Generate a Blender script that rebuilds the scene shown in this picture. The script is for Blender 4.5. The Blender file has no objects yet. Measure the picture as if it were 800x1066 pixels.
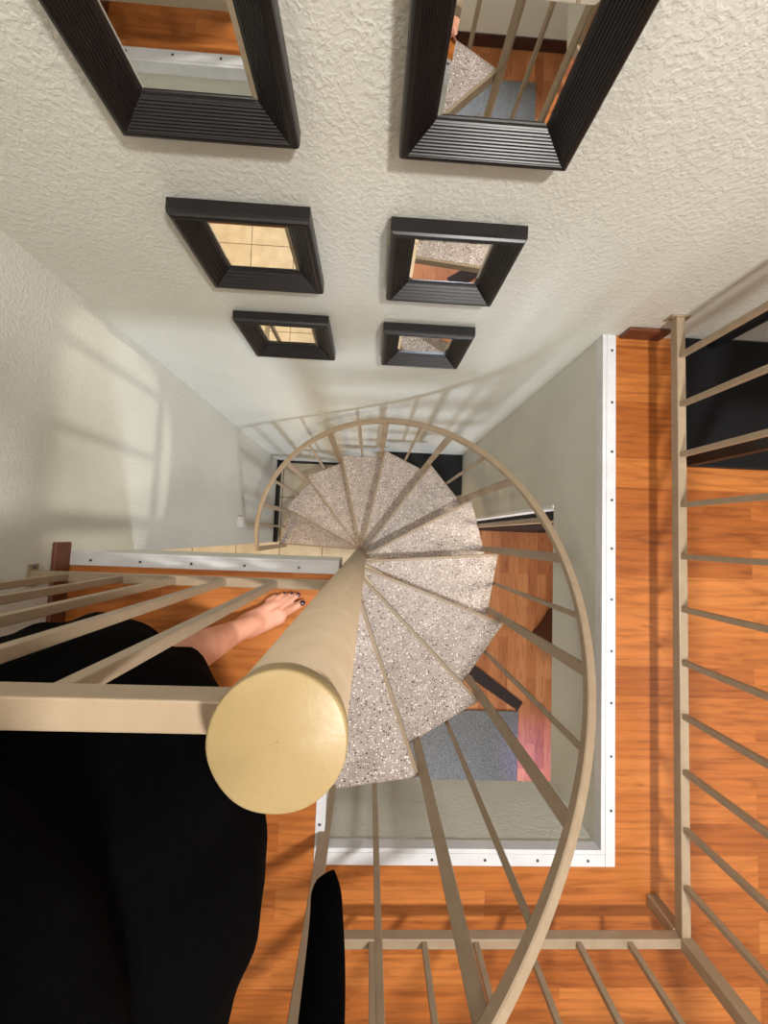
import bpy, bmesh, math, random
from mathutils import Vector, Matrix, noise
R = math.radians
scene = bpy.context.scene
col = scene.collection
rnd = random.Random(7)

# ------------------------------------------------------------------ materials
def srgb(r, g, b):
    f = lambda c: ((c/255)/12.92 if c/255 <= .04045 else ((c/255+.055)/1.055)**2.4)
    return (f(r), f(g), f(b), 1)

def newmat(name, colr=None, rough=.5, metal=0., spec=.5):
    m = bpy.data.materials.new(name); m.use_nodes = True
    b = m.node_tree.nodes['Principled BSDF']
    if colr: b.inputs['Base Color'].default_value = colr
    b.inputs['Roughness'].default_value = rough
    b.inputs['Metallic'].default_value = metal
    b.inputs['Specular IOR Level'].default_value = spec
    return m, m.node_tree.nodes, m.node_tree.links, b

def N(nodes, t, **kw):
    n = nodes.new(t)
    for k, v in kw.items():
        if k.startswith('i_'): n.inputs[k[2:].replace('_', ' ')].default_value = v
        else: setattr(n, k, v)
    return n

def ramp(nodes, stops):
    r = nodes.new('ShaderNodeValToRGB')
    e = r.color_ramp.elements
    while len(e) < len(stops): e.new(.5)
    for el, (p, c) in zip(e, stops): el.position = p; el.color = c
    return r

def bump(nodes, links, b, src, strength, dist):
    bp = N(nodes, 'ShaderNodeBump'); bp.inputs['Strength'].default_value = strength
    bp.inputs['Distance'].default_value = dist
    links.new(src, bp.inputs['Height']); links.new(bp.outputs['Normal'], b.inputs['Normal'])

def noisy(name, c1, c2, scale, rough=.5, bs=0., bd=.002, detail=3, metal=0., spec=.5, bscale=None):
    m, n, l, b = newmat(name, c1, rough, metal, spec)
    tc = N(n, 'ShaderNodeTexCoord')
    nz = N(n, 'ShaderNodeTexNoise'); nz.inputs['Scale'].default_value = scale; nz.inputs['Detail'].default_value = detail
    l.new(tc.outputs['Object'], nz.inputs['Vector'])
    rp = ramp(n, [(.35, c1), (.68, c2)])
    l.new(nz.outputs['Fac'], rp.inputs['Fac']); l.new(rp.outputs['Color'], b.inputs['Base Color'])
    if bs:
        nb = N(n, 'ShaderNodeTexNoise'); nb.inputs['Scale'].default_value = bscale or scale
        nb.inputs['Detail'].default_value = detail
        l.new(tc.outputs['Object'], nb.inputs['Vector'])
        bump(n, l, b, nb.outputs['Fac'], bs, bd)
    return m

M = {}
# orange-peel plaster
m, n, l, b = newmat('plaster', srgb(208, 204, 188), .62, 0, .35)
tc = N(n, 'ShaderNodeTexCoord')
n1 = N(n, 'ShaderNodeTexNoise'); n1.inputs['Scale'].default_value = 105; n1.inputs['Detail'].default_value = 3.5; n1.inputs['Distortion'].default_value = .35
n2 = N(n, 'ShaderNodeTexNoise'); n2.inputs['Scale'].default_value = 3
l.new(tc.outputs['Object'], n1.inputs['Vector']); l.new(tc.outputs['Object'], n2.inputs['Vector'])
rp = ramp(n, [(.3, srgb(206, 206, 197)), (.7, srgb(214, 214, 206))])
l.new(n2.outputs['Fac'], rp.inputs['Fac']); l.new(rp.outputs['Color'], b.inputs['Base Color'])
rb = ramp(n, [(.40, (0, 0, 0, 1)), (.66, (1, 1, 1, 1))]); l.new(n1.outputs['Fac'], rb.inputs['Fac'])
bump(n, l, b, rb.outputs['Color'], .34, .003)
M['plaster'] = m

def wood_floor(name, dark, mid, light, rotz, off=(0, 0, 0), rough=.48):
    m, n, l, b = newmat(name, mid, rough, 0, .3)
    tc = N(n, 'ShaderNodeTexCoord')
    mp = N(n, 'ShaderNodeMapping'); mp.inputs['Rotation'].default_value = (0, 0, rotz); mp.inputs['Location'].default_value = off
    l.new(tc.outputs['Object'], mp.inputs['Vector'])
    br = N(n, 'ShaderNodeTexBrick'); br.offset = .37; br.offset_frequency = 2; br.squash = 1
    br.inputs['Scale'].default_value = 1; br.inputs['Brick Width'].default_value = .62
    br.inputs['Row Height'].default_value = .094; br.inputs['Mortar Size'].default_value = .0006
    br.inputs['Mortar Smooth'].default_value = .3; br.inputs['Bias'].default_value = 0
    br.inputs['Color1'].default_value = (0, 0, 0, 1); br.inputs['Color2'].default_value = (1, 1, 1, 1)
    br.inputs['Mortar'].default_value = (.15, .15, .15, 1)
    l.new(mp.outputs['Vector'], br.inputs['Vector'])
    base = ramp(n, [(0., dark), (.45, mid), (1., light)])
    l.new(br.outputs['Color'], base.inputs['Fac'])
    # offset the grain per plank
    sc = N(n, 'ShaderNodeVectorMath', operation='MULTIPLY'); sc.inputs[1].default_value = (2.6, 18, 1)
    l.new(mp.outputs['Vector'], sc.inputs[0])
    ad = N(n, 'ShaderNodeVectorMath', operation='ADD'); l.new(sc.outputs[0], ad.inputs[0])
    mu = N(n, 'ShaderNodeVectorMath', operation='SCALE'); mu.inputs['Scale'].default_value = 9
    l.new(br.outputs['Color'], mu.inputs[0]); l.new(mu.outputs[0], ad.inputs[1])
    g = N(n, 'ShaderNodeTexNoise'); g.inputs['Scale'].default_value = 1.3; g.inputs['Detail'].default_value = 5; g.inputs['Distortion'].default_value = 2.2
    l.new(ad.outputs[0], g.inputs['Vector'])
    gr = ramp(n, [(.30, (.44, .36, .28, 1)), (.47, (.88, .86, .84, 1)), (.7, (1.12, 1.12, 1.12, 1))])
    l.new(g.outputs['Fac'], gr.inputs['Fac'])
    mx = N(n, 'ShaderNodeMix', data_type='RGBA', blend_type='MULTIPLY'); mx.inputs[0].default_value = .62
    l.new(base.outputs['Color'], mx.inputs[6]); l.new(gr.outputs['Color'], mx.inputs[7])
    # cathedral rings
    w = N(n, 'ShaderNodeTexWave', wave_type='RINGS'); w.inputs['Scale'].default_value = .8
    w.inputs['Distortion'].default_value = 5; w.inputs['Detail'].default_value = 2.5; w.inputs['Detail Scale'].default_value = 1.2
    l.new(ad.outputs[0], w.inputs['Vector'])
    wr = ramp(n, [(.0, (.66, .60, .54, 1)), (.22, (1, 1, 1, 1)), (1, (1.03, 1.03, 1.03, 1))])
    l.new(w.outputs['Fac'], wr.inputs['Fac'])
    m2 = N(n, 'ShaderNodeMix', data_type='RGBA', blend_type='MULTIPLY'); m2.inputs[0].default_value = .45
    l.new(mx.outputs[2], m2.inputs[6]); l.new(wr.outputs['Color'], m2.inputs[7])
    l.new(m2.outputs[2], b.inputs['Base Color'])
    return m
M['floor_up'] = wood_floor('orange_laminate', srgb(158, 89, 38), srgb(177, 104, 47), srgb(191, 119, 60), 0)
M['floor_low'] = wood_floor('red_brown_laminate', srgb(152, 92, 56), srgb(172, 110, 68), srgb(186, 126, 82), R(90), (.3, .1, 0))

# cream tile
m, n, l, b = newmat('cream_tile', srgb(214, 184, 134), .4, 0, .4)
tc = N(n, 'ShaderNodeTexCoord'); mp = N(n, 'ShaderNodeMapping'); mp.inputs['Location'].default_value = (.860, -.338, 0)
l.new(tc.outputs['Object'], mp.inputs['Vector'])
br = N(n, 'ShaderNodeTexBrick'); br.offset = 0; br.squash = 1
br.inputs['Scale'].default_value = 1; br.inputs['Brick Width'].default_value = .415; br.inputs['Row Height'].default_value = .415
br.inputs['Mortar Size'].default_value = .0035; br.inputs['Mortar Smooth'].default_value = .1
br.inputs['Color1'].default_value = srgb(206, 194, 174); br.inputs['Color2'].default_value = srgb(213, 202, 183); br.inputs['Mortar'].default_value = srgb(84, 62, 40)
l.new(mp.outputs['Vector'], br.inputs['Vector'])
nz = N(n, 'ShaderNodeTexNoise'); nz.inputs['Scale'].default_value = 9; nz.inputs['Detail'].default_value = 5
l.new(tc.outputs['Object'], nz.inputs['Vector'])
rp = ramp(n, [(.35, (.86, .83, .78, 1)), (.65, (1.02, 1.02, 1.02, 1))]); l.new(nz.outputs['Fac'], rp.inputs['Fac'])
mx = N(n, 'ShaderNodeMix', data_type='RGBA', blend_type='MULTIPLY'); mx.inputs[0].default_value = 1
l.new(br.outputs['Color'], mx.inputs[6]); l.new(rp.outputs['Color'], mx.inputs[7]); l.new(mx.outputs[2], b.inputs['Base Color'])
M['tile'] = m

# terrazzo
m, n, l, b = newmat('terrazzo', srgb(186, 170, 156), .45, 0, .5)
tc = N(n, 'ShaderNodeTexCoord')
def chips(scale, lo, dx):
    ad = N(n, 'ShaderNodeVectorMath', operation='ADD'); ad.inputs[1].default_value = dx
    l.new(tc.outputs['Object'], ad.inputs[0])
    v = N(n, 'ShaderNodeTexVoronoi', feature='F1'); v.inputs['Scale'].default_value = scale; v.inputs['Randomness'].default_value = 1
    l.new(ad.outputs[0], v.inputs['Vector'])
    sp = N(n, 'ShaderNodeSeparateColor'); l.new(v.outputs['Color'], sp.inputs[0])
    gt = N(n, 'ShaderNodeMath', operation='GREATER_THAN'); gt.inputs[1].default_value = lo; l.new(sp.outputs[0], gt.inputs[0])
    # chips differ in size
    ms = N(n, 'ShaderNodeMath', operation='MULTIPLY'); ms.inputs[1].default_value = .42; l.new(sp.outputs[1], ms.inputs[0])
    lt = N(n, 'ShaderNodeMath', operation='LESS_THAN'); l.new(v.outputs['Distance'], lt.inputs[0]); l.new(ms.outputs[0], lt.inputs[1])
    mu = N(n, 'ShaderNodeMath', operation='MULTIPLY'); l.new(gt.outputs[0], mu.inputs[0]); l.new(lt.outputs[0], mu.inputs[1])
    return mu.outputs[0]
nz = N(n, 'ShaderNodeTexNoise'); nz.inputs['Scale'].default_value = 14; nz.inputs['Detail'].default_value = 4
l.new(tc.outputs['Object'], nz.inputs['Vector'])
rp = ramp(n, [(.3, srgb(163, 150, 145)), (.7, srgb(185, 173, 168))]); l.new(nz.outputs['Fac'], rp.inputs['Fac'])
prev = rp.outputs['Color']
for scale, lo, dx, cc in ((120, .40, (0, 0, 0), srgb(140, 124, 112)), (105, .42, (3, 1, 2), srgb(72, 62, 56)), (140, .55, (8, 3, 4), srgb(40, 34, 32)), (110, .5, (5, 7, 1), srgb(244, 240, 232)), (150, .6, (2, 9, 5), srgb(238, 232, 222))):
    mk = chips(scale, lo, dx)
    mx = N(n, 'ShaderNodeMix', data_type='RGBA'); l.new(mk, mx.inputs[0]); l.new(prev, mx.inputs[6]); mx.inputs[7].default_value = cc
    prev = mx.outputs[2]
l.new(prev, b.inputs['Base Color'])
M['terrazzo'] = m

M['paint'] = noisy('beige_enamel_paint', srgb(152, 133, 110), srgb(159, 141, 118), 30, .42, .12, .001, bscale=160, spec=.4)
M['paint_cap_lit'] = noisy('beige_enamel_paint_lit', srgb(150, 129, 90), srgb(156, 136, 97), 14, .42, .25, .001, bscale=190, spec=.4)  # same paint as the rails, yellowed to carry the warm light on the cap
M['alu'] = noisy('white_painted_aluminium', srgb(208, 210, 215), srgb(217, 219, 224), 22, .35, 0)
M['screw'] = newmat('steel_screw', srgb(92, 92, 96), .35, .8)[0]
M['black_wood'] = noisy('black_lacquered_wood', srgb(13, 10, 12), srgb(19, 15, 16), 40, .36, .05, .001)
M['black'] = noisy('black_laminate', srgb(13, 14, 17), srgb(18, 19, 22), 50, .55, spec=.25)
M['brown_base'] = noisy('brown_baseboard', srgb(94, 52, 34), srgb(112, 64, 42), 26, .4)
M['dark_wood'] = noisy('dark_brown_wood', srgb(52, 28, 22), srgb(66, 38, 28), 18, .45)
M['shelf_brown'] = noisy('espresso_wood', srgb(21, 16, 15), srgb(27, 20, 18), 18, .5)
M['tan_wood'] = noisy('tan_wood', srgb(190, 166, 136), srgb(204, 182, 150), 20, .5)
M['white'] = noisy('white_satin_paint', srgb(232, 232, 228), srgb(238, 238, 236), 12, .45)
M['rug'] = noisy('grey_loop_carpet', srgb(76, 75, 75), srgb(128, 126, 124), 160, .95, .6, .004, 4, spec=.1)
M['strip_brown'] = noisy('dark_brown_strip', srgb(32, 19, 16), srgb(44, 27, 22), 120, .9, .3, .002)
M['cloth'] = noisy('black_jersey', srgb(6, 6, 7), srgb(9, 9, 10), 180, .95, .25, .001, spec=.02)
M['skin'] = noisy('skin', srgb(214, 150, 124), srgb(224, 164, 138), 25, .5, .08, .001)
M['hair'] = noisy('brown_hair', srgb(44, 28, 20), srgb(70, 46, 32), 90, .5)
M['polish'] = newmat('dark_nail_polish', srgb(46, 16, 30), .12)[0]
M['eye'] = newmat('eye_white', srgb(235, 232, 228), .2)[0]
M['iris'] = newmat('iris', srgb(60, 40, 28), .2)[0]
M['lip'] = newmat('lip', srgb(176, 92, 88), .4)[0]
M['mirror'] = newmat('mirror_glass', (.93, .94, .93, 1), .012, 1.)[0]
m, n, l, b = newmat('lamp_glow', (1, 1, 1, 1), .5)
b.inputs['Emission Color'].default_value = (1, .86, .66, 1); b.inputs['Emission Strength'].default_value = 3
M['glow'] = m

# ------------------------------------------------------------------ helpers
def link(name, bm, mats, parent=None, smooth=False):
    me = bpy.data.meshes.new(name)
    bmesh.ops.recalc_face_normals(bm, faces=bm.faces[:])
    bm.to_mesh(me); bm.free()
    o = bpy.data.objects.new(name, me); col.objects.link(o)
    for mm in (mats if isinstance(mats, list) else [mats]): me.materials.append(mm)
    if smooth:
        for p in me.polygons: p.use_smooth = True
    if parent:
        o.parent = parent; o.matrix_parent_inverse = Matrix.Translation(parent.location).inverted()
    return o

def thing(name, label, cat, loc=(0, 0, 0), group=None):
    o = bpy.data.objects.new(name, None); col.objects.link(o); o.location = loc; o.empty_display_size = .05
    return tag(o, label, cat, group)
def tag(o, label, cat, group=None):
    o['label'] = label; o['category'] = cat
    if group: o['group'] = group
    return o
def struct(name, bm, mat, parent=None):
    o = link(name, bm, mat, parent)
    if parent is None: o['kind'] = 'structure'
    return o

def box(bm, x0, x1, y0, y1, z0, z1, bevel=0, mi=0):
    vs = [bm.verts.new(p) for p in ((x0, y0, z0), (x1, y0, z0), (x1, y1, z0), (x0, y1, z0), (x0, y0, z1), (x1, y0, z1), (x1, y1, z1), (x0, y1, z1))]
    fs = [bm.faces.new([vs[i] for i in f]) for f in ((0, 3, 2, 1), (4, 5, 6, 7), (0, 1, 5, 4), (1, 2, 6, 5), (2, 3, 7, 6), (3, 0, 4, 7))]
    for f in fs: f.material_index = mi
    if bevel:
        es = list({e for f in fs for e in f.edges})
        bmesh.ops.bevel(bm, geom=es, offset=bevel, segments=2, affect='EDGES', profile=.5)
    return vs
def B(*a, bevel=0):
    bm = bmesh.new(); box(bm, *a, bevel=bevel); return bm

def prism(bm, pts, z0, z1):
    lo = [bm.verts.new((x, y, z0)) for x, y in pts]; hi = [bm.verts.new((x, y, z1)) for x, y in pts]
    bm.faces.new(lo[::-1]); bm.faces.new(hi)
    k = len(pts)
    for i in range(k): bm.faces.new((lo[i], lo[(i+1) % k], hi[(i+1) % k], hi[i]))

def cyl(bm, c, r, z0, z1, seg=48, bevel=0):
    pts = [(c[0]+r*math.cos(2*math.pi*i/seg), c[1]+r*math.sin(2*math.pi*i/seg)) for i in range(seg)]
    prism(bm, pts, z0, z1)

def bar(bm, p, q, tdir, w, d, bevel=.0015):
    """rectangular bar from p to q; w along tdir, d across"""
    p = Vector(p); q = Vector(q); ax = (q-p).normalized()
    t = Vector(tdir); t = (t-ax*t.dot(ax)).normalized(); s = ax.cross(t)
    vs = []
    for c in (p, q):
        for a, e in ((-1, -1), (1, -1), (1, 1), (-1, 1)): vs.append(bm.verts.new(c+t*(a*w/2)+s*(e*d/2)))
    fs = [bm.faces.new([vs[i] for i in f]) for f in ((3, 2, 1, 0), (4, 5, 6, 7), (0, 1, 5, 4), (1, 2, 6, 5), (2, 3, 7, 6), (3, 0, 4, 7))]
    if bevel:
        bmesh.ops.bevel(bm, geom=list({e for f in fs for e in f.edges}), offset=bevel, segments=2, affect='EDGES')
def BAR(*a, **k):
    bm = bmesh.new(); bar(bm, *a, **k); return bm

def rects(bm, cells_in, xs, ys, z0, z1):
    """solid slab over the grid cells for which cells_in(xm, ym)"""
    v = {}
    def V(i, j, z):
        k = (i, j, z)
        if k not in v: v[k] = bm.verts.new((xs[i], ys[j], z))
        return v[k]
    ok = lambda i, j: 0 <= i < len(xs)-1 and 0 <= j < len(ys)-1 and cells_in((xs[i]+xs[i+1])/2, (ys[j]+ys[j+1])/2)
    for i in range(len(xs)-1):
        for j in range(len(ys)-1):
            if not ok(i, j): continue
            bm.faces.new((V(i, j, z1), V(i+1, j, z1), V(i+1, j+1, z1), V(i, j+1, z1)))
            bm.faces.new((V(i, j+1, z0), V(i+1, j+1, z0), V(i+1, j, z0), V(i, j, z0)))
            for di, dj, a, c in ((-1, 0, (i, j+1), (i, j)), (1, 0, (i+1, j), (i+1, j+1)), (0, -1, (i, j), (i+1, j)), (0, 1, (i+1, j+1), (i, j+1))):
                if not ok(i+di, j+dj): bm.faces.new((V(*a, z0), V(*c, z0), V(*c, z1), V(*a, z1)))

# ------------------------------------------------------------------ measures (metres; upper floor is z = 0)
XL, XR = -.905, 3.4          # upper left wall, right wall
YW, YS = .69, -3.5           # mirror wall, south wall
HX0, HX1 = -.10, .747        # stairwell opening
HY0, HY1 = -.929, -.09
ZL, ZC = -2.58, 2.42         # lower floor, ceiling
SLAB = -.33
PX, PY = -.0548, -.1388      # axis of the stair

# ------------------------------------------------------------------ setting
def solid(x, y):
    if x < XL: return y < -.1
    if x > HX1 or y < HY0: return True
    return x < HX0 and y < HY1
xs = [-3.2, XL, HX0, HX1, XR]; ys = [YS, HY0, -.1, HY1, YW]
bm = bmesh.new(); rects(bm, lambda x, y: solid(x, y) and not (x < XL and y > -.1), xs, ys, SLAB, -.012); struct('ceiling_lower', bm, M['plaster'])
bm = bmesh.new(); rects(bm, lambda x, y: x > XL and solid(x, y), xs, ys, -.012, 0); struct('floor_upper', bm, M['floor_up'])
struct('wall_north', B(-3.3, XR+.1, YW, YW+.12, ZL-.1, ZC), M['plaster'])
struct('wall_west', B(XL-.12, XL, YS, YW, -.012, ZC), M['plaster'])
struct('wall_west_lower', B(XL-.12, XL, -.1, YW, ZL, -.012), M['plaster'])
struct('wall_east', B(XR, XR+.1, YS, YW, ZL-.1, ZC), M['plaster'])
struct('wall_south', B(-3.3, XR+.1, YS-.1, YS, ZL-.1, ZC), M['plaster'])
struct('wall_kitchen', B(-3.3, -3.2, YS, YW, ZL-.1, SLAB), M['plaster'])
struct('wall_stairwell', B(HX1, HX1+.115, .15, YW, ZL, SLAB), M['plaster'])
struct('ceiling', B(XL-.2, XR+.1, YS-.1, YW+.1, ZC, ZC+.1), M['white'])
TX = .15
struct('floor_tiled', B(-3.3, TX, YS-.1, YW+.1, ZL-.1, ZL), M['tile'])
struct('floor_lower', B(TX, XR+.1, YS-.1, YW+.1, ZL-.1, ZL), M['floor_low'])
# baseboards
bm = B(XL, XL+.012, YS, -.055, 0, .058, bevel=.003); struct('baseboard_west', bm, M['brown_base'])
bm = B(HX1+.05, .935, YW-.012, YW, 0, .058, bevel=.004); struct('baseboard_north', bm, M['brown_base'])
struct('baseboard_west_lower', B(XL, XL+.022, -.1, YW, ZL, ZL+.09), M['black'])
struct('baseboard_north_lower', B(XL+.03, .08, YW-.012, YW, ZL, ZL+.07), M['black'])
struct('baseboard_south_lower', B(TX, XR, YS, YS+.015, ZL, ZL+.10), M['dark_wood'])
struct('trim_5', B(HX1-.004, HX1+.06, .138, .152, ZL, SLAB), M['white'])

# metal edge strips round the opening, with screws
def screw_bm(x, y):
    bm = bmesh.new(); cyl(bm, (x, y), .0042, .0021, .0036, 12); return bm
def strip(name, leg, drop, screws):
    bm = bmesh.new(); box(bm, *leg, .0, .0025, bevel=.0008); box(bm, *drop, -.034, .0012, bevel=.0006)
    o = struct(name, bm, M['alu'])
    for s in screws: link('screw', screw_bm(*s), M['screw'], o)
strip('trim_1', (HX1+.010, HX1+.040, HY0-.044, YW), (HX1-.003, HX1+.0098, HY0-.0098, YW),
      [(.774, y) for y in (.637, .463, .30, .143, -.012, -.172, -.332, -.49, -.65, -.81)])
strip('trim_2', (HX0-.022, HX1+.009, HY0-.044, HY0-.010), (HX0-.0015, HX1-.0032, HY0-.0098, HY0+.003),
      [(x, -.956) for x in (-.09, .068, .228, .388, .548, .703)])
strip('trim_3', (HX0-.022, HX0-.003, HY0-.009, -.215), (HX0-.0028, HX0+.006, HY0+.0032, -.215), [(HX0-.010, y) for y in (-.86, -.70, -.54, -.38)])
strip('trim_4', (XL+.002, -.088, HY1-.034, HY1-.002), (XL+.002, -.088, HY1-.0018, HY1+.007), [(x, -.108) for x in (-.833, -.687, -.535, -.375, -.21)])

# ------------------------------------------------------------------ spiral staircase
TH0, DTH, RISE, Z0 = R(-69.03), R(24.70), .2151, -.2135
RT, RH = .762, .752
def tz(k): return Z0-RISE*k
def rail_z(k): return tz(k)+.7317
def pol(r, th, z): return (PX+r*math.cos(th), PY+r*math.sin(th), z)
stair = thing('spiral_staircase', 'beige painted steel spiral staircase with terrazzo treads winding down round a thick centre pole', 'staircase', (PX, PY, ZL))
bm = bmesh.new(); cyl(bm, (PX, PY), .0445, ZL, .925, 64); pole = link('pole', bm, M['paint'], stair)
for p in pole.data.polygons: p.use_smooth = abs(p.normal.z) < .5
bm = bmesh.new()   # welded cap with a soft rim
prof = [(.0445, .917), (.0462, .919), (.0470, .925), (.0470, .932), (.0464, .9342), (.0452, .9349), (.0001, .9349)]
seg = 64; rows = []
for r, z in prof: rows.append([bm.verts.new((PX+(r+.0004*math.sin(5*a+r*900))*math.cos(a), PY+(r+.0004*math.sin(5*a))*math.sin(a), z)) for a in [2*math.pi*i/seg for i in range(seg)]])
for a, c in zip(rows, rows[1:]):
    for i in range(seg): bm.faces.new((a[i], a[(i+1) % seg], c[(i+1) % seg], c[i]))
bm.faces.new(rows[-1])
cap = link('cap', bm, M['paint_cap_lit'], pole, True); cap['label'] = 'round beige painted cap on the pole top, yellowed in colour for the warm light'

SPAN = R(28.5)
def offset_poly(pts, ds):
    """inset a ccw polygon, edge i by ds[i]"""
    k = len(pts); L = []
    for i in range(k):
        a = Vector(pts[i]); c = Vector(pts[(i+1) % k]); t = (c-a).normalized(); nn = Vector((-t.y, t.x))
        L.append((a+nn*ds[i], t))
    out = []
    for i in range(k):
        p, t = L[i-1]; q, s = L[i]
        den = t.x*s.y-t.y*s.x
        u = ((q.x-p.x)*s.y-(q.y-p.y)*s.x)/den
        out.append(tuple(p+t*u))
    return out
for i in range(11):
    f = TH0+DTH*i; bk = f-(SPAN if i else R(24.4)); z = tz(i)
    P2 = lambda r, th: (PX+r*math.cos(th), PY+r*math.sin(th))
    pts = [P2(.040, bk), P2(RT, bk), P2(RT, f), P2(.040, f)]      # ccw
    bm = bmesh.new(); prism(bm, pts, z-.042, z-.002)
    pan = link('tread', bm, M['paint'], stair)
    fill = offset_poly(pts, [.004, .004, .013, .004])
    bm = bmesh.new(); prism(bm, fill, z-.010, z)
    sfc = link('terrazzo_surface', bm, M['terrazzo'], pan)
    sfc['label'] = 'speckled pinkish terrazzo fill'
# handrail: square tube on a helix
bm = bmesh.new(); prev = None; s = .0130
kk0, kk1 = -1.02, 9.99
steps = 180
for j in range(steps+1):
    k = kk0+(kk1-kk0)*j/steps; th = TH0+DTH*k; z = rail_z(k)
    tang = Vector((-RH*math.sin(th)*DTH, RH*math.cos(th)*DTH, -RISE)).normalized()
    rad = Vector((math.cos(th), math.sin(th), 0)); up = rad.cross(tang).normalized()
    if up.z < 0: up = -up
    c = Vector(pol(RH, th, z)); e = .003
    sec = [(-s, -s+e), (-s+e, -s), (s-e, -s), (s, -s+e), (s, s-e), (s-e, s), (-s+e, s), (-s, s-e)]
    ring = [bm.verts.new(c+rad*a+up*d) for a, d in sec]
    if prev:
        for q in range(8): bm.faces.new((prev[q], prev[(q+1) % 8], ring[(q+1) % 8], ring[q]))
    else: bm.faces.new(ring[::-1])
    prev = ring
bm.faces.new(prev)
link('handrail', bm, M['paint'], stair)
for i in range(-1, 11):
    th = TH0+DTH*i+R(1.35) if i >= 0 else TH0-R(24.0)
    k = i+.055 if i >= 0 else -.97
    zb = tz(i+1) if i < 10 else ZL
    tan = (-math.sin(th), math.cos(th), 0)
    link('baluster', BAR(pol(RH, th, zb), pol(RH, th, rail_z(k)-.008), tan, .033, .020), M['paint'], stair)
    if i >= 0:
        th = TH0+DTH*(i-.5); tan = (-math.sin(th), math.cos(th), 0)
        link('baluster', BAR(pol(.7515, th, tz(i)-.034), pol(RH, th, rail_z(i-.5)-.008), tan, .016, .016), M['paint'], stair)

# ------------------------------------------------------------------ guard railings
S = .0254
def flange(bm, x, y, z, ax):
    """wall flange, a flat plate with two bolts; ax = outward direction in the plane of the wall"""
    if ax == 'x': box(bm, x, x+.005, y-.03, y+.03, z-.016, z+.016, bevel=.001)
    else: box(bm, x-.03, x+.03, y-.005, y, z-.016, z+.016, bevel=.001)
# landing guard: from the left wall to the pole
GY = -.143
g = thing('guard_railing', 'short beige guard railing between left wall and capped pole, before the black dress', 'railing', (-.5, GY, .0))
link('top_rail', B(XL+.004, PX-.043, GY-S/2, GY+S/2, .866, .895, bevel=.002), M['paint'], g)
link('bottom_rail', B(XL+.004, PX-.043, GY-S/2, GY+S/2, .104, .130, bevel=.002), M['paint'], g)
for x in (-.807, -.664, -.524, -.391, -.253):
    link('baluster', B(x-.0085, x+.0085, GY-.0085, GY+.0085, .128, .868, bevel=.0015), M['paint'], g)
for z in (.117, .8805):
    bm = bmesh.new(); flange(bm, XL, GY, z, 'x'); fl = link('wall_flange', bm, M['paint'], g)
    for dy in (-.022, .022):
        b2 = bmesh.new(); bmesh.ops.create_icosphere(b2, subdivisions=2, radius=.0045, matrix=Matrix.Translation((XL+.005, GY+dy, z)))
        link('bolt', b2, M['screw'], fl)
# L-shaped guard on the floor beyond the opening
GX, GS, GE = .902, -1.066, -.055
g = thing('guard_railing', 'long L-shaped beige guard railing standing on the orange floor round the stairwell', 'railing', (GX, GS, 0))
for z0, z1, nm in ((.104, .130, 'bottom_rail'), (.866, .895, 'top_rail')):
    link(nm, B(GX-S/2, GX+S/2, GS-S/2, YW-.004, z0, z1, bevel=.002), M['paint'], g)
    link(nm, B(GE, GX-S/2, GS-S/2, GS+S/2, z0, z1, bevel=.002), M['paint'], g)
ph = .0165
for z0, z1 in ((0, .105), (.129, .867)):
    link('corner_post', B(GX-ph, GX+ph, GS-ph, GS+ph, z0, z1, bevel=.002), M['paint'], g)
link('end_post', B(GE-.016, GE+.010, GS-S/2, GS+S/2, 0, .895, bevel=.002), M['paint'], g)
for y in (.567, .419, .270, .123, -.026, -.175, -.323, -.470, -.619, -.772, -.922):
    link('baluster', B(GX-.0075, GX+.0075, y-.0075, y+.0075, .128, .868, bevel=.0015), M['paint'], g)
for x in (.052, .190, .328, .466, .605, .745):
    link('baluster', B(x-.0075, x+.0075, GS-.0075, GS+.0075, .128, .868, bevel=.0015), M['paint'], g)
for z in (.117, .8805):
    bm = bmesh.new(); flange(bm, GX, YW, z, 'y'); fl = link('wall_flange', bm, M['paint'], g)
    for dx in (-.022, .022):
        b2 = bmesh.new(); bmesh.ops.create_icosphere(b2, subdivisions=2, radius=.0045, matrix=Matrix.Translation((GX+dx, YW-.005, z)))
        link('bolt', b2, M['screw'], fl)

# ------------------------------------------------------------------ six mirrors on the north wall
MH = .845
def frame_bm(W, ridges):
    h = W/2
    prof = [(0, .0005), (0, .026), (.0015, .032), (.005, .0365), (.010, .038), (.014, .0375)]
    n = ridges
    x0, y0, x1, y1 = .015, .037, .054, .0105
    for r in range(n):
        t0 = r/n; t1 = (r+1)/n; xa = x0+(x1-x0)*t0; xb = x0+(x1-x0)*t1; ya = y0+(y1-y0)*t0; yb = y0+(y1-y0)*t1
        prof += [(xa, ya-.0015), (xa+(xb-xa)*.25, ya), (xa+(xb-xa)*.75, yb+.0006), (xb-.0001, yb)]
    prof += [(.056, .0085), (.0575, .0085), (.0575, .0015)]
    bm = bmesh.new(); rows = []
    for d, hh in prof:
        a = h-d
        rows.append([bm.verts.new((sx*a, -hh, sz*a*MH)) for sx, sz in ((-1, -1), (1, -1), (1, 1), (-1, 1))])
    rows.append(rows[0])
    for a, c in zip(rows, rows[1:]):
        for i in range(4): bm.faces.new((a[i], a[(i+1) % 4], c[(i+1) % 4], c[i]))
    # rounded outer corners
    return bm
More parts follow.
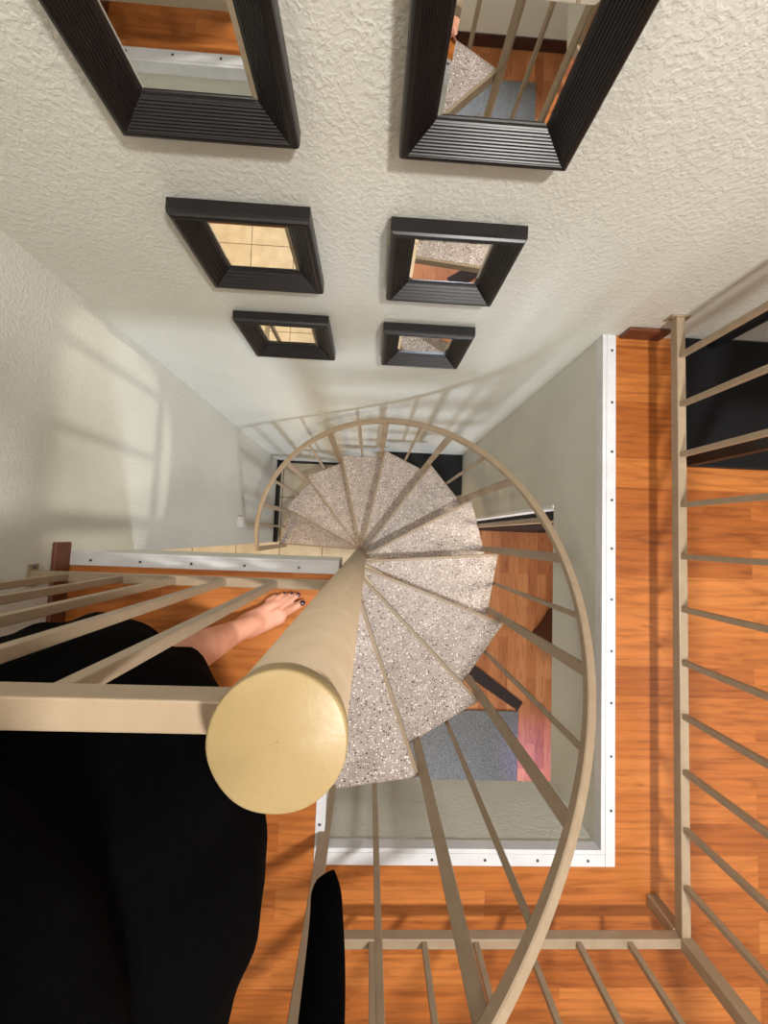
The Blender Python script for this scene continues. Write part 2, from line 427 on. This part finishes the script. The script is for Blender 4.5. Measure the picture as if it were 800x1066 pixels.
def glass_bm(W):
    h = W/2-.0570; bv = .009
    bm = bmesh.new(); rows = []
    for a, y in ((h, -.0015), (h, -.0050), (h-bv, -.0072)):
        rows.append([bm.verts.new((sx*a, y, sz*a*MH)) for sx, sz in ((-1, -1), (1, -1), (1, 1), (-1, 1))])
    for a, c in zip(rows, rows[1:]):
        for i in range(4): bm.faces.new((a[i], a[(i+1) % 4], c[(i+1) % 4], c[i]))
    bm.faces.new(rows[-1]); bm.faces.new(rows[0][::-1])
    return bm
MW, TILT = .298, R(1.4)
labels = [('upper left of six black framed square mirrors, reflecting orange floor', -.295, .699, 10), ('upper right of six black framed square mirrors, reflecting a tread and balusters', .174, .696, 10),
          ('middle left black framed square mirror, reflecting cream floor tiles', -.300, .302, 5), ('middle right black framed square mirror, reflecting terrazzo above reddish floor', .169, .293, 5),
          ('lowest left black framed square mirror, reflecting tiles and two bars', -.303, -.100, 5), ('lowest right black framed square mirror, reflecting only grey terrazzo', .168, -.1145, 5)]
for lab, x, z, rg in labels:
    t = thing('wall_mirror', lab, 'mirror', (x, YW-.0035, z), 'black framed square mirrors on the stairwell wall')
    t.rotation_euler.x = TILT
    fo = link('frame', frame_bm(MW, rg), M['black_wood'], t); fo.matrix_parent_inverse = Matrix.Identity(4)
    go = link('mirror_glass', glass_bm(MW), M['mirror'], t); go.matrix_parent_inverse = Matrix.Identity(4)
    bv = fo.modifiers.new('soft', 'BEVEL'); bv.width = .002; bv.segments = 2; bv.limit_method = 'ANGLE'; bv.angle_limit = R(50)

# ------------------------------------------------------------------ upstairs shelf on the right
t = thing('shelf_unit', 'open black shelf unit against the wall on the orange floor behind the railing', 'shelf', (1.4, .48, 0))
link('base_board', B(1.008, 1.80, .262, .684, 0, .022, bevel=.002), M['black'], t)
for x, y, mm in ((1.022, .277, 'shelf_brown'), (1.095, .668, 'black'), (1.785, .280, 'black'), (1.785, .668, 'black')):
    link('upright', B(x-.015, x+.015, y-.015, y+.015, .022, .95, bevel=.002), M[mm], t)
for z in (.575, .93): link('shelf_board', B(1.042, 1.77, .262, .684, z, z+.02, bevel=.002), M['black'], t)  # boards out of view; the lower one is placed to cut the spot's beam

# ------------------------------------------------------------------ downstairs
t = thing('floor_cabinet', 'low black cabinet in the corner of the lower floor under the mirrors', 'cabinet', (.41, .52, ZL))
link('body', B(.10, .735, .372, .675, ZL+.03, -1.92, bevel=.003), M['black'], t)
link('top', B(.09, .742, .357, .684, -1.92, -1.90, bevel=.003), M['black'], t)
for x0, x1 in ((.106, .416), (.420, .730)):
    d = link('door', B(x0, x1, .355, .372, ZL+.05, -1.93, bevel=.002), M['black'], t)
    kn = bmesh.new(); bmesh.ops.create_icosphere(kn, subdivisions=2, radius=.011, matrix=Matrix.Translation((x1-.04 if x0 < .3 else x0+.04, .350, -2.1)))
    link('knob', kn, M['screw'], d)
for x in (.14, .70):
    for y in (.40, .65): link('foot', B(x-.02, x+.02, y-.02, y+.02, ZL, ZL+.03), M['black'], t)

t = thing('tall_cabinet', 'tall black cabinet with a tan edge strip at the end of the stairwell wall', 'cabinet', (1.3, .3, ZL))
link('body', B(.868, 1.7, .105, .60, ZL, -.36, bevel=.003), M['black'], t)
link('edge_strip', B(.872, .892, .095, .106, ZL+.02, -.38, bevel=.002), M['tan_wood'], t)
for x0, x1 in ((.897, 1.295), (1.299, 1.697)):
    d = link('door', B(x0, x1, .088, .1045, ZL+.06, -.40, bevel=.002), M['black'], t)
    link('handle', B(x1-.04 if x0 < 1 else x0+.025, x1-.028 if x0 < 1 else x0+.037, .066, .089, -1.6, -1.45, bevel=.003), M['screw'], d)

# carpet mat, then a narrow dark strip slanted on the floor
bm = B(.36, 1.515, -3.15, -1.64, ZL, ZL+.014, bevel=.005)
bmesh.ops.subdivide_edges(bm, edges=bm.edges[:], cuts=1)
o = link('floor_layer', bm, M['rug']); tag(o, 'blue-grey carpet mat on the lower reddish wood floor', 'mat')
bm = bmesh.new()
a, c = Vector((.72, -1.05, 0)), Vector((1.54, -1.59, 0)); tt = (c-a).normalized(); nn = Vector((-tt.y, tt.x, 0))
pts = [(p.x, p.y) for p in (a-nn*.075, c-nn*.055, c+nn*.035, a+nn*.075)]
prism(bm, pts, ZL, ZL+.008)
o = link('floor_layer', bm, M['strip_brown']); tag(o, 'narrow dark brown strip lying slanted beside the blue-grey carpet mat', 'mat')

# dark chest seen under the edge of the ceiling
t = thing('wooden_chest', 'dark brown wooden chest turned at an angle on the lower wood floor', 'chest', (1.632, -.896, ZL))
t.rotation_euler.z = R(57)
def loc(o): o.matrix_parent_inverse = Matrix.Identity(4); return o
for x in (.03, .67):
    for y in (-.03, -.39): loc(link('foot', B(x-.025, x+.025, y-.025, y+.025, 0, .04), M['dark_wood'], t))
loc(link('body', B(0, .70, -.42, 0, .04, .40, bevel=.006), M['dark_wood'], t))
loc(link('lid', B(-.01, .71, -.43, .01, .40, .44, bevel=.006), M['dark_wood'], t))

# outlet on the lower left wall
t = thing('wall_outlet', 'white two socket wall outlet low on the left wall below the landing', 'outlet', (XL, .06, -1.53))
loc(link('cover_plate', B(0, .006, -.036, .036, -.058, .058, bevel=.002), M['white'], t))
for z in (-.022, .022): loc(link('socket', B(.006, .0085, -.016, .016, z-.014, z+.014, bevel=.001), M['white'], t))

# ------------------------------------------------------------------ the photographer
F = Vector((.65, .76, 0)).normalized(); SD = Vector((F.y, -F.x, 0))      # facing, right side
def capsule(bm, p, q, r0, r1, seg=16, n=5, flat=(1, 1), side=None):
    """tapered rounded limb; flat squeezes the section along (side, across)"""
    p = Vector(p); q = Vector(q); ax = (q-p); L = ax.length; ax.normalize()
    s = Vector(side) if side is not None else (Vector((0, 0, 1)) if abs(ax.z) < .9 else Vector((1, 0, 0)))
    s = (s-ax*s.dot(ax)).normalized(); u = ax.cross(s)
    st = [(-r0*math.cos(a), r0*math.sin(a)) for a in [math.pi/2*(i+.15)/n for i in range(n)]]
    st += [(L*i/n, r0+(r1-r0)*i/n) for i in range(n+1)]
    st += [(L+r1*math.sin(a), r1*math.cos(a)) for a in [math.pi/2*(i+1)/n*.97 for i in range(n)]]
    rows = []
    for d, r in st: rows.append([bm.verts.new(p+ax*d+s*(r*flat[0]*math.cos(2*math.pi*i/seg))+u*(r*flat[1]*math.sin(2*math.pi*i/seg))) for i in range(seg)])
    for a, c in zip(rows, rows[1:]):
        for i in range(seg): bm.faces.new((a[i], a[(i+1) % seg], c[(i+1) % seg], c[i]))
    bm.faces.new(rows[0][::-1]); bm.faces.new(rows[-1])
def chain(bm, pts, rs, **k):
    for (p, q), (a, c) in zip(zip(pts, pts[1:]), zip(rs, rs[1:])): capsule(bm, p, q, a, c, **k)
def ell(bm, c, rx, ry, rz, X=None, seg=24):
    X = X or SD; Y = Vector((-X.y, X.x, 0))
    mt = Matrix(((X.x*rx, Y.x*ry, 0, c[0]), (X.y*rx, Y.y*ry, 0, c[1]), (0, 0, rz, c[2]), (0, 0, 0, 1)))
    bmesh.ops.create_uvsphere(bm, u_segments=seg, v_segments=seg//2, radius=1, matrix=mt)
def at(o, s=0, f=0, z=0):
    """point from an origin, s to the right, f ahead"""
    return Vector(o)+SD*s+F*f+Vector((0, 0, z))

person = thing('person', 'barefoot person in a loose black dress standing at the landing railing, holding a phone camera', 'person', (-.44, -.44, 0))
bm = bmesh.new()
pel = Vector((-.43, -.43, .88)); cheC = Vector((-.345, -.36, 1.24))
ell(bm, pel, .165, .13, .14); ell(bm, (pel+cheC)/2, .145, .12, .2); ell(bm, cheC, .155, .11, .19)
for s in (-1, 1): ell(bm, at(cheC, .075*s, .085, .0), .065, .06, .065)
neck = Vector((-.315, -.335, 1.42)); hd = Vector((-.275, -.29, 1.555))
capsule(bm, at(cheC, -.15, 0, .14), at(cheC, .15, 0, .14), .055, .055)
capsule(bm, neck-Vector((0, 0, .05)), hd, .052, .050)
ell(bm, hd+Vector((0, 0, .03)), .073, .092, .10); ell(bm, at(hd, 0, .022, -.055), .052, .062, .055)   # skull, jaw
capsule(bm, at(hd, 0, .092, .015), at(hd, 0, .108, -.018), .007, .012)                                   # nose
for s in (-1, 1): ell(bm, at(hd, .075*s, -.005, .0), .012, .022, .032)                                   # ears
# legs
hipL, hipR = at(pel, -.085, 0, -.04), at(pel, .085, 0, -.04)
kneeL, ankL = Vector((-.418, -.285, .47)), Vector((-.385, -.297, .085))
kneeR, ankR = Vector((-.50, -.56, .47)), Vector((-.60, -.64, .085))
for hp, kn, an in ((hipL, kneeL, ankL), (hipR, kneeR, ankR)):
    chain(bm, [hp, kn, kn+(an-kn)*.32, an], [.085, .055, .054, .037])
def foot(an, d, mirror, toes):
    d = Vector(d).normalized(); sd = Vector((d.y, -d.x, 0))*mirror        # towards the big toe
    heel = Vector((an.x, an.y, .030))-d*.035
    capsule(bm, heel, Vector((an.x, an.y, .05)), .030, .034)
    capsule(bm, an, Vector((an.x, an.y, .045))+d*.075, .037, .026)
    for so, r in ((.020, .022), (0, .021), (-.020, .018)):
        capsule(bm, Vector((an.x, an.y, .034))+d*.04+sd*so*.7, Vector((an.x, an.y, .020))+d*.135+sd*so*1.25, r+.006, r-.004)
    for k_, (kx, tip, r) in enumerate(toes):
        kx = Vector(kx); tip = Vector(tip); mid = kx+(tip-kx)*.55+Vector((0, 0, .005))
        chain(bm, [kx, mid, tip], [r*1.15, r, r*.92])
dL = Vector((.90, .44, 0))
toesL = [((-.238, -.238, .020), (-.192, -.212, .014), .0125), ((-.252, -.222, .019), (-.206, -.189, .010), .0085), ((-.264, -.214, .018), (-.226, -.186, .010), .0080),
         ((-.279, -.209, .017), (-.248, -.187, .010), .0076), ((-.296, -.208, .015), (-.271, -.192, .009), .0072)]
foot(ankL, dL, 1, toesL)
dR = Vector((.75, .66, 0)); sR = Vector((dR.y, -dR.x, 0)).normalized()*-1; dn = dR.normalized()
toesR = []
for so, ln, r in ((.026, .195, .0125), (.008, .193, .0085), (-.007, .185, .008), (-.021, .174, .0076), (-.034, .160, .0072)):
    bs = Vector((ankR.x, ankR.y, 0))
    toesR.append((bs+dn*(ln-.055)+sR*so+Vector((0, 0, .019)), bs+dn*ln+sR*so+Vector((0, 0, .010)), r))
foot(ankR, dR, -1, toesR)
# arms, held forward round the camera (hands just behind and above it)
shR, elR, wrR = at(cheC, .185, 0, .13), Vector((-.03, -.53, 1.19)), Vector((-.05, -.20, 1.27))
shL, elL, wrL = at(cheC, -.185, 0, .13), Vector((-.48, -.14, 1.16)), Vector((-.21, -.06, 1.28))
for sh, el, wr in ((shR, elR, wrR), (shL, elL, wrL)):
    chain(bm, [sh, el, el+(wr-el)*.35, wr], [.050, .040, .040, .027])
for wr, tgt, fl in ((wrR, Vector((-.03, -.08, 1.31)), -1), (wrL, Vector((-.11, -.01, 1.31)), 1)):
    d = (tgt-wr).normalized(); sd = d.cross(Vector((0, 0, 1))).normalized()*fl     # towards the thumb
    pal = wr+d*.085
    capsule(bm, wr, pal, .026, .030, flat=(.55, 1.25))
    inward = Vector((0, 0, 1))*.0
    for j, (so, ln) in enumerate(((.027, .070), (.009, .078), (-.009, .073), (-.026, .058))):
        k0 = pal+sd*so-d*.01; k1 = k0+d*ln*.45+Vector((0, 0, .004)); k2 = k1+d*ln*.30+Vector((0, 0, .016)); k3 = k2+d*ln*.16+Vector((0, 0, .018))
        chain(bm, [k0, k1, k2, k3], [.0095, .0088, .0080, .0070])
    t0 = wr+d*.03+sd*.022; t1 = t0+d*.03+sd*.026+Vector((0, 0, .008)); t2 = t1+d*.03+sd*.006+Vector((0, 0, .012))
    chain(bm, [t0, t1, t2], [.0125, .0105, .0085])
body = link('body', bm, M['skin'], person)
rm = body.modifiers.new('fuse', 'REMESH'); rm.mode = 'VOXEL'; rm.voxel_size = .0032; rm.use_smooth_shade = True
sm = body.modifiers.new('ease', 'SMOOTH'); sm.factor = .5; sm.iterations = 5
dg = bpy.context.evaluated_depsgraph_get()
me = bpy.data.meshes.new_from_object(body.evaluated_get(dg)); body.modifiers.clear(); body.data = me
bm = bmesh.new(); bm.from_mesh(me)       # ease the ankle and shin, leave toes, hands and face crisp
tips = [Vector(t[1]) for t in toesL+toesR]
sel = [v for v in bm.verts if v.co.z < 1.05 and min((v.co-t).length for t in tips) > .050]
for _ in range(40): bmesh.ops.smooth_vert(bm, verts=sel, factor=.5, use_axis_x=True, use_axis_y=True, use_axis_z=True)
bm.to_mesh(me); bm.free()
for p in me.polygons: p.use_smooth = True
# toenails, dark polish
for toes, d in ((toesL, dL), (toesR, dR)):
    for kx, tip, r in toes:
        kx = Vector(kx); tip = Vector(tip); dd = (tip-kx).normalized(); dd.z = -.25; dd.normalize()
        b2 = bmesh.new(); sd = Vector((dd.y, -dd.x, 0)).normalized(); up = sd.cross(dd)
        if up.z < 0: up = -up
        c = tip+dd*r*.15+Vector((0, 0, r*.80))
        mt = Matrix(((dd.x, sd.x, up.x, c.x), (dd.y, sd.y, up.y, c.y), (dd.z, sd.z, up.z, c.z), (0, 0, 0, 1))) @ Matrix.Diagonal((r*.75, r*.62, r*.22, 1))
        bmesh.ops.create_uvsphere(b2, u_segments=16, v_segments=8, radius=1, matrix=mt)
        nl = link('toenail', b2, M['polish'], person, True); nl['label'] = 'dark polished toenail'
for s in (-1, 1):
    b2 = bmesh.new(); ell(b2, at(hd, .032*s, .080, .018), .013, .013, .010); link('eye', b2, M['eye'], person, True)
    b2 = bmesh.new(); ell(b2, at(hd, .032*s, .091, .017), .006, .004, .006); link('iris', b2, M['iris'], person, True)
b2 = bmesh.new(); ell(b2, at(hd, 0, .082, -.050), .024, .010, .008); link('mouth', b2, M['lip'], person, True)
bm = bmesh.new()   # shoulder length hair
ell(bm, at(hd, 0, -.012, .048), .083, .098, .100)
for i in range(13):
    a = R(-125+250*i/12); q = at(hd, .078*math.sin(a), -.015-.085*math.cos(a), .02)
    capsule(bm, q, q+Vector((0, 0, -.20))-F*.015*math.cos(a), .026, .016)
hair = link('hair', bm, M['hair'], person)
rm = hair.modifiers.new('fuse', 'REMESH'); rm.mode = 'VOXEL'; rm.voxel_size = .007; rm.use_smooth_shade = True

# the black dress: rings from neckline to hem
rings = [(1.415, (-.325, -.345), .080, .072), (1.385, (-.33, -.348), .150, .085), (1.35, (-.335, -.35), .195, .105), (1.28, (-.338, -.352), .205, .135), (1.18, (-.34, -.355), .205, .170),
         (1.08, (-.345, -.350), .208, .190), (1.0, (-.350, -.348), .213, .198), (.955, (-.355, -.346), .217, .203), (.918, (-.360, -.349), .220, .203), (.885, (-.372, -.375), .226, .198),
         (.80, (-.388, -.412), .268, .240), (.70, (-.405, -.440), .300, .272), (.60, (-.432, -.462), .312, .288), (.50, (-.475, -.478), .314, .298), (.42, (-.522, -.492), .316, .304), (.345, (-.562, -.502), .318, .310)]
bm = bmesh.new(); seg = 120; rows = []
import bisect
zs = [r[0] for r in rings]
fine = []
for a, c in zip(rings, rings[1:]):
    nst = max(1, round((a[0]-c[0])/.02))
    for q in range(nst):
        u = q/nst
        fine.append((a[0]+(c[0]-a[0])*u, (a[1][0]+(c[1][0]-a[1][0])*u, a[1][1]+(c[1][1]-a[1][1])*u), a[2]+(c[2]-a[2])*u, a[3]+(c[3]-a[3])*u))
fine.append(rings[-1])
for z, c, ra, rb_ in fine:
    fall = min(1, max(0, (1.25-z)/.9)); row = []
    for i in range(seg):
        a = 2*math.pi*i/seg
        fold = 1+fall*(.020*math.sin(9*a+2.2*z)+.012*math.sin(17*a-3*z+1))-fall*.022
        nzv = .004*noise.noise(Vector((math.cos(a)*3, math.sin(a)*3, z*7)))
        p = at((c[0], c[1], z), ra*fold*math.cos(a), rb_*fold*math.sin(a))
        p += (SD*math.cos(a)+F*math.sin(a))*nzv
        if z < .90 and p.y > -.166: p.y = -.166+(p.y+.166)*.1     # the cloth lies against the railing
        if p.x < XL+.014: p.x = XL+.014
        row.append(bm.verts.new(p))
    rows.append(row)
for a, c in zip(rows, rows[1:]):
    for i in range(seg): bm.faces.new((a[i], a[(i+1) % seg], c[(i+1) % seg], c[i]))
dress = link('dress', bm, M['cloth'], person, True); dress['label'] = 'loose black knee length dress'
so = dress.modifiers.new('cloth', 'SOLIDIFY'); so.thickness = .004; so.offset = 1
# hanging fabric strap, looped over the forearm
bm = bmesh.new(); prev = None
path = []
for i in range(70):
    u = i/69; z = 1.17-(1.17-.583)*u
    path.append((Vector((-.012-.033*u*u+.003*math.sin(u*9), -.498-.018*u, z)), u))
for c, u in path:
    w = .0235 if u < .93 else .0235*(1-((u-.93)/.07)**2*.42)
    w *= (1+.06*math.sin(u*11)); th_ = .0085 if u < .9 else .0085*(1-(u-.9)/.1*.6)
    ring = []
    for j in range(16):
        a = 2*math.pi*j/16
        ring.append(bm.verts.new(c+Vector((w*math.cos(a)*.98, th_*math.sin(a)+.006*math.cos(a)*math.sin(u*6), -.014*math.cos(a)*max(0, u-.9)/.1*.8))))
    if prev:
        for j in range(16): bm.faces.new((prev[j], prev[(j+1) % 16], ring[(j+1) % 16], ring[j]))
    else: bm.faces.new(ring[::-1])
    prev = ring
bm.faces.new(prev)
o = link('fabric_strap', bm, M['cloth'], None, True); tag(o, 'black fabric strap hanging down beside the capped pole, in front of the wood floor', 'strap')

# ------------------------------------------------------------------ lamps and added fill lights
t = thing('ceiling_light', 'round white ceiling light above the stairwell opening', 'lamp', (.70, -.42, ZC))
bm = bmesh.new(); cyl(bm, (0, 0), .17, -.03, 0, 48); loc(link('base_plate', bm, M['white'], t))
def light(name, kind, loc_, energy, colr, **k):
    d = bpy.data.lights.new(name, kind); d.energy = energy; d.color = colr
    for a, v in k.items(): setattr(d, a, v)
    o = bpy.data.objects.new(name, d); col.objects.link(o); o.location = loc_
    return o
def aim(o, p): o.rotation_euler = (Vector(p)-o.location).to_track_quat('-Z', 'Y').to_euler()
light('ceiling_lamp', 'AREA', (.70, -.42, ZC-.04), 64, (1, .965, .91), shape='DISK', size=.2)
light('landing_fill', 'AREA', (-.45, .30, ZC-.04), 13, (1, .95, .86), shape='DISK', size=.3)  # added fill that brightens the landing edge, no fixture there
o = light('room_fill', 'AREA', (2.2, -1.5, ZC-.05), 36, (1, .97, .93), shape='DISK', size=2.4)  # added broad fill for soft ambient light upstairs, not a fixture
o = light('table_lamp', 'SPOT', (3.3, .60, .86), 230, (1, .90, .74), spot_size=R(12), spot_blend=.3, shadow_soft_size=.03); aim(o, (XL, .27, -.13))
o = light('window_daylight', 'AREA', (.9, -3.35, -1.35), 85, (.76, .86, 1), shape='RECTANGLE', size=.5, size_y=.6); aim(o, (-.5, .6, -1.2))
o = light('kitchen_lamp', 'AREA', (-1.5, -1.5, SLAB-.04), 50, (1, .70, .35), shape='DISK', size=.4)
o = light('lower_room_lamp', 'AREA', (1.35, -.12, SLAB-.04), 20, (1, .88, .74), shape='DISK', size=.3)
o = light('purple_lamp', 'SPOT', (1.95, -2.6, -1.4), 80, (.55, .33, 1), spot_size=R(38), spot_blend=.9, shadow_soft_size=.05); aim(o, (1.72, -2.1, ZL))

w = bpy.data.worlds.new('World'); scene.world = w; w.use_nodes = True
w.node_tree.nodes['Background'].inputs[0].default_value = (.5, .5, .5, 1); w.node_tree.nodes['Background'].inputs[1].default_value = .2

# ------------------------------------------------------------------ camera
cam = bpy.data.cameras.new('camera'); co = bpy.data.objects.new('camera', cam); col.objects.link(co)
cam.sensor_fit = 'HORIZONTAL'; cam.sensor_width = 36; cam.lens = 18; cam.clip_start = .01
rot = Matrix(((.99844, -.04158, -.03728), (.03923, .99731, -.06184), (.03975, .06028, .99739)))
co.matrix_world = Matrix.Translation((0, 0, 1.2)) @ rot.to_4x4()
scene.camera = co
scene.view_settings.view_transform = 'Standard'; scene.view_settings.look = 'None'
scene.view_settings.exposure = -.17; scene.view_settings.gamma = 1; scene.view_settings.use_curve_mapping = False
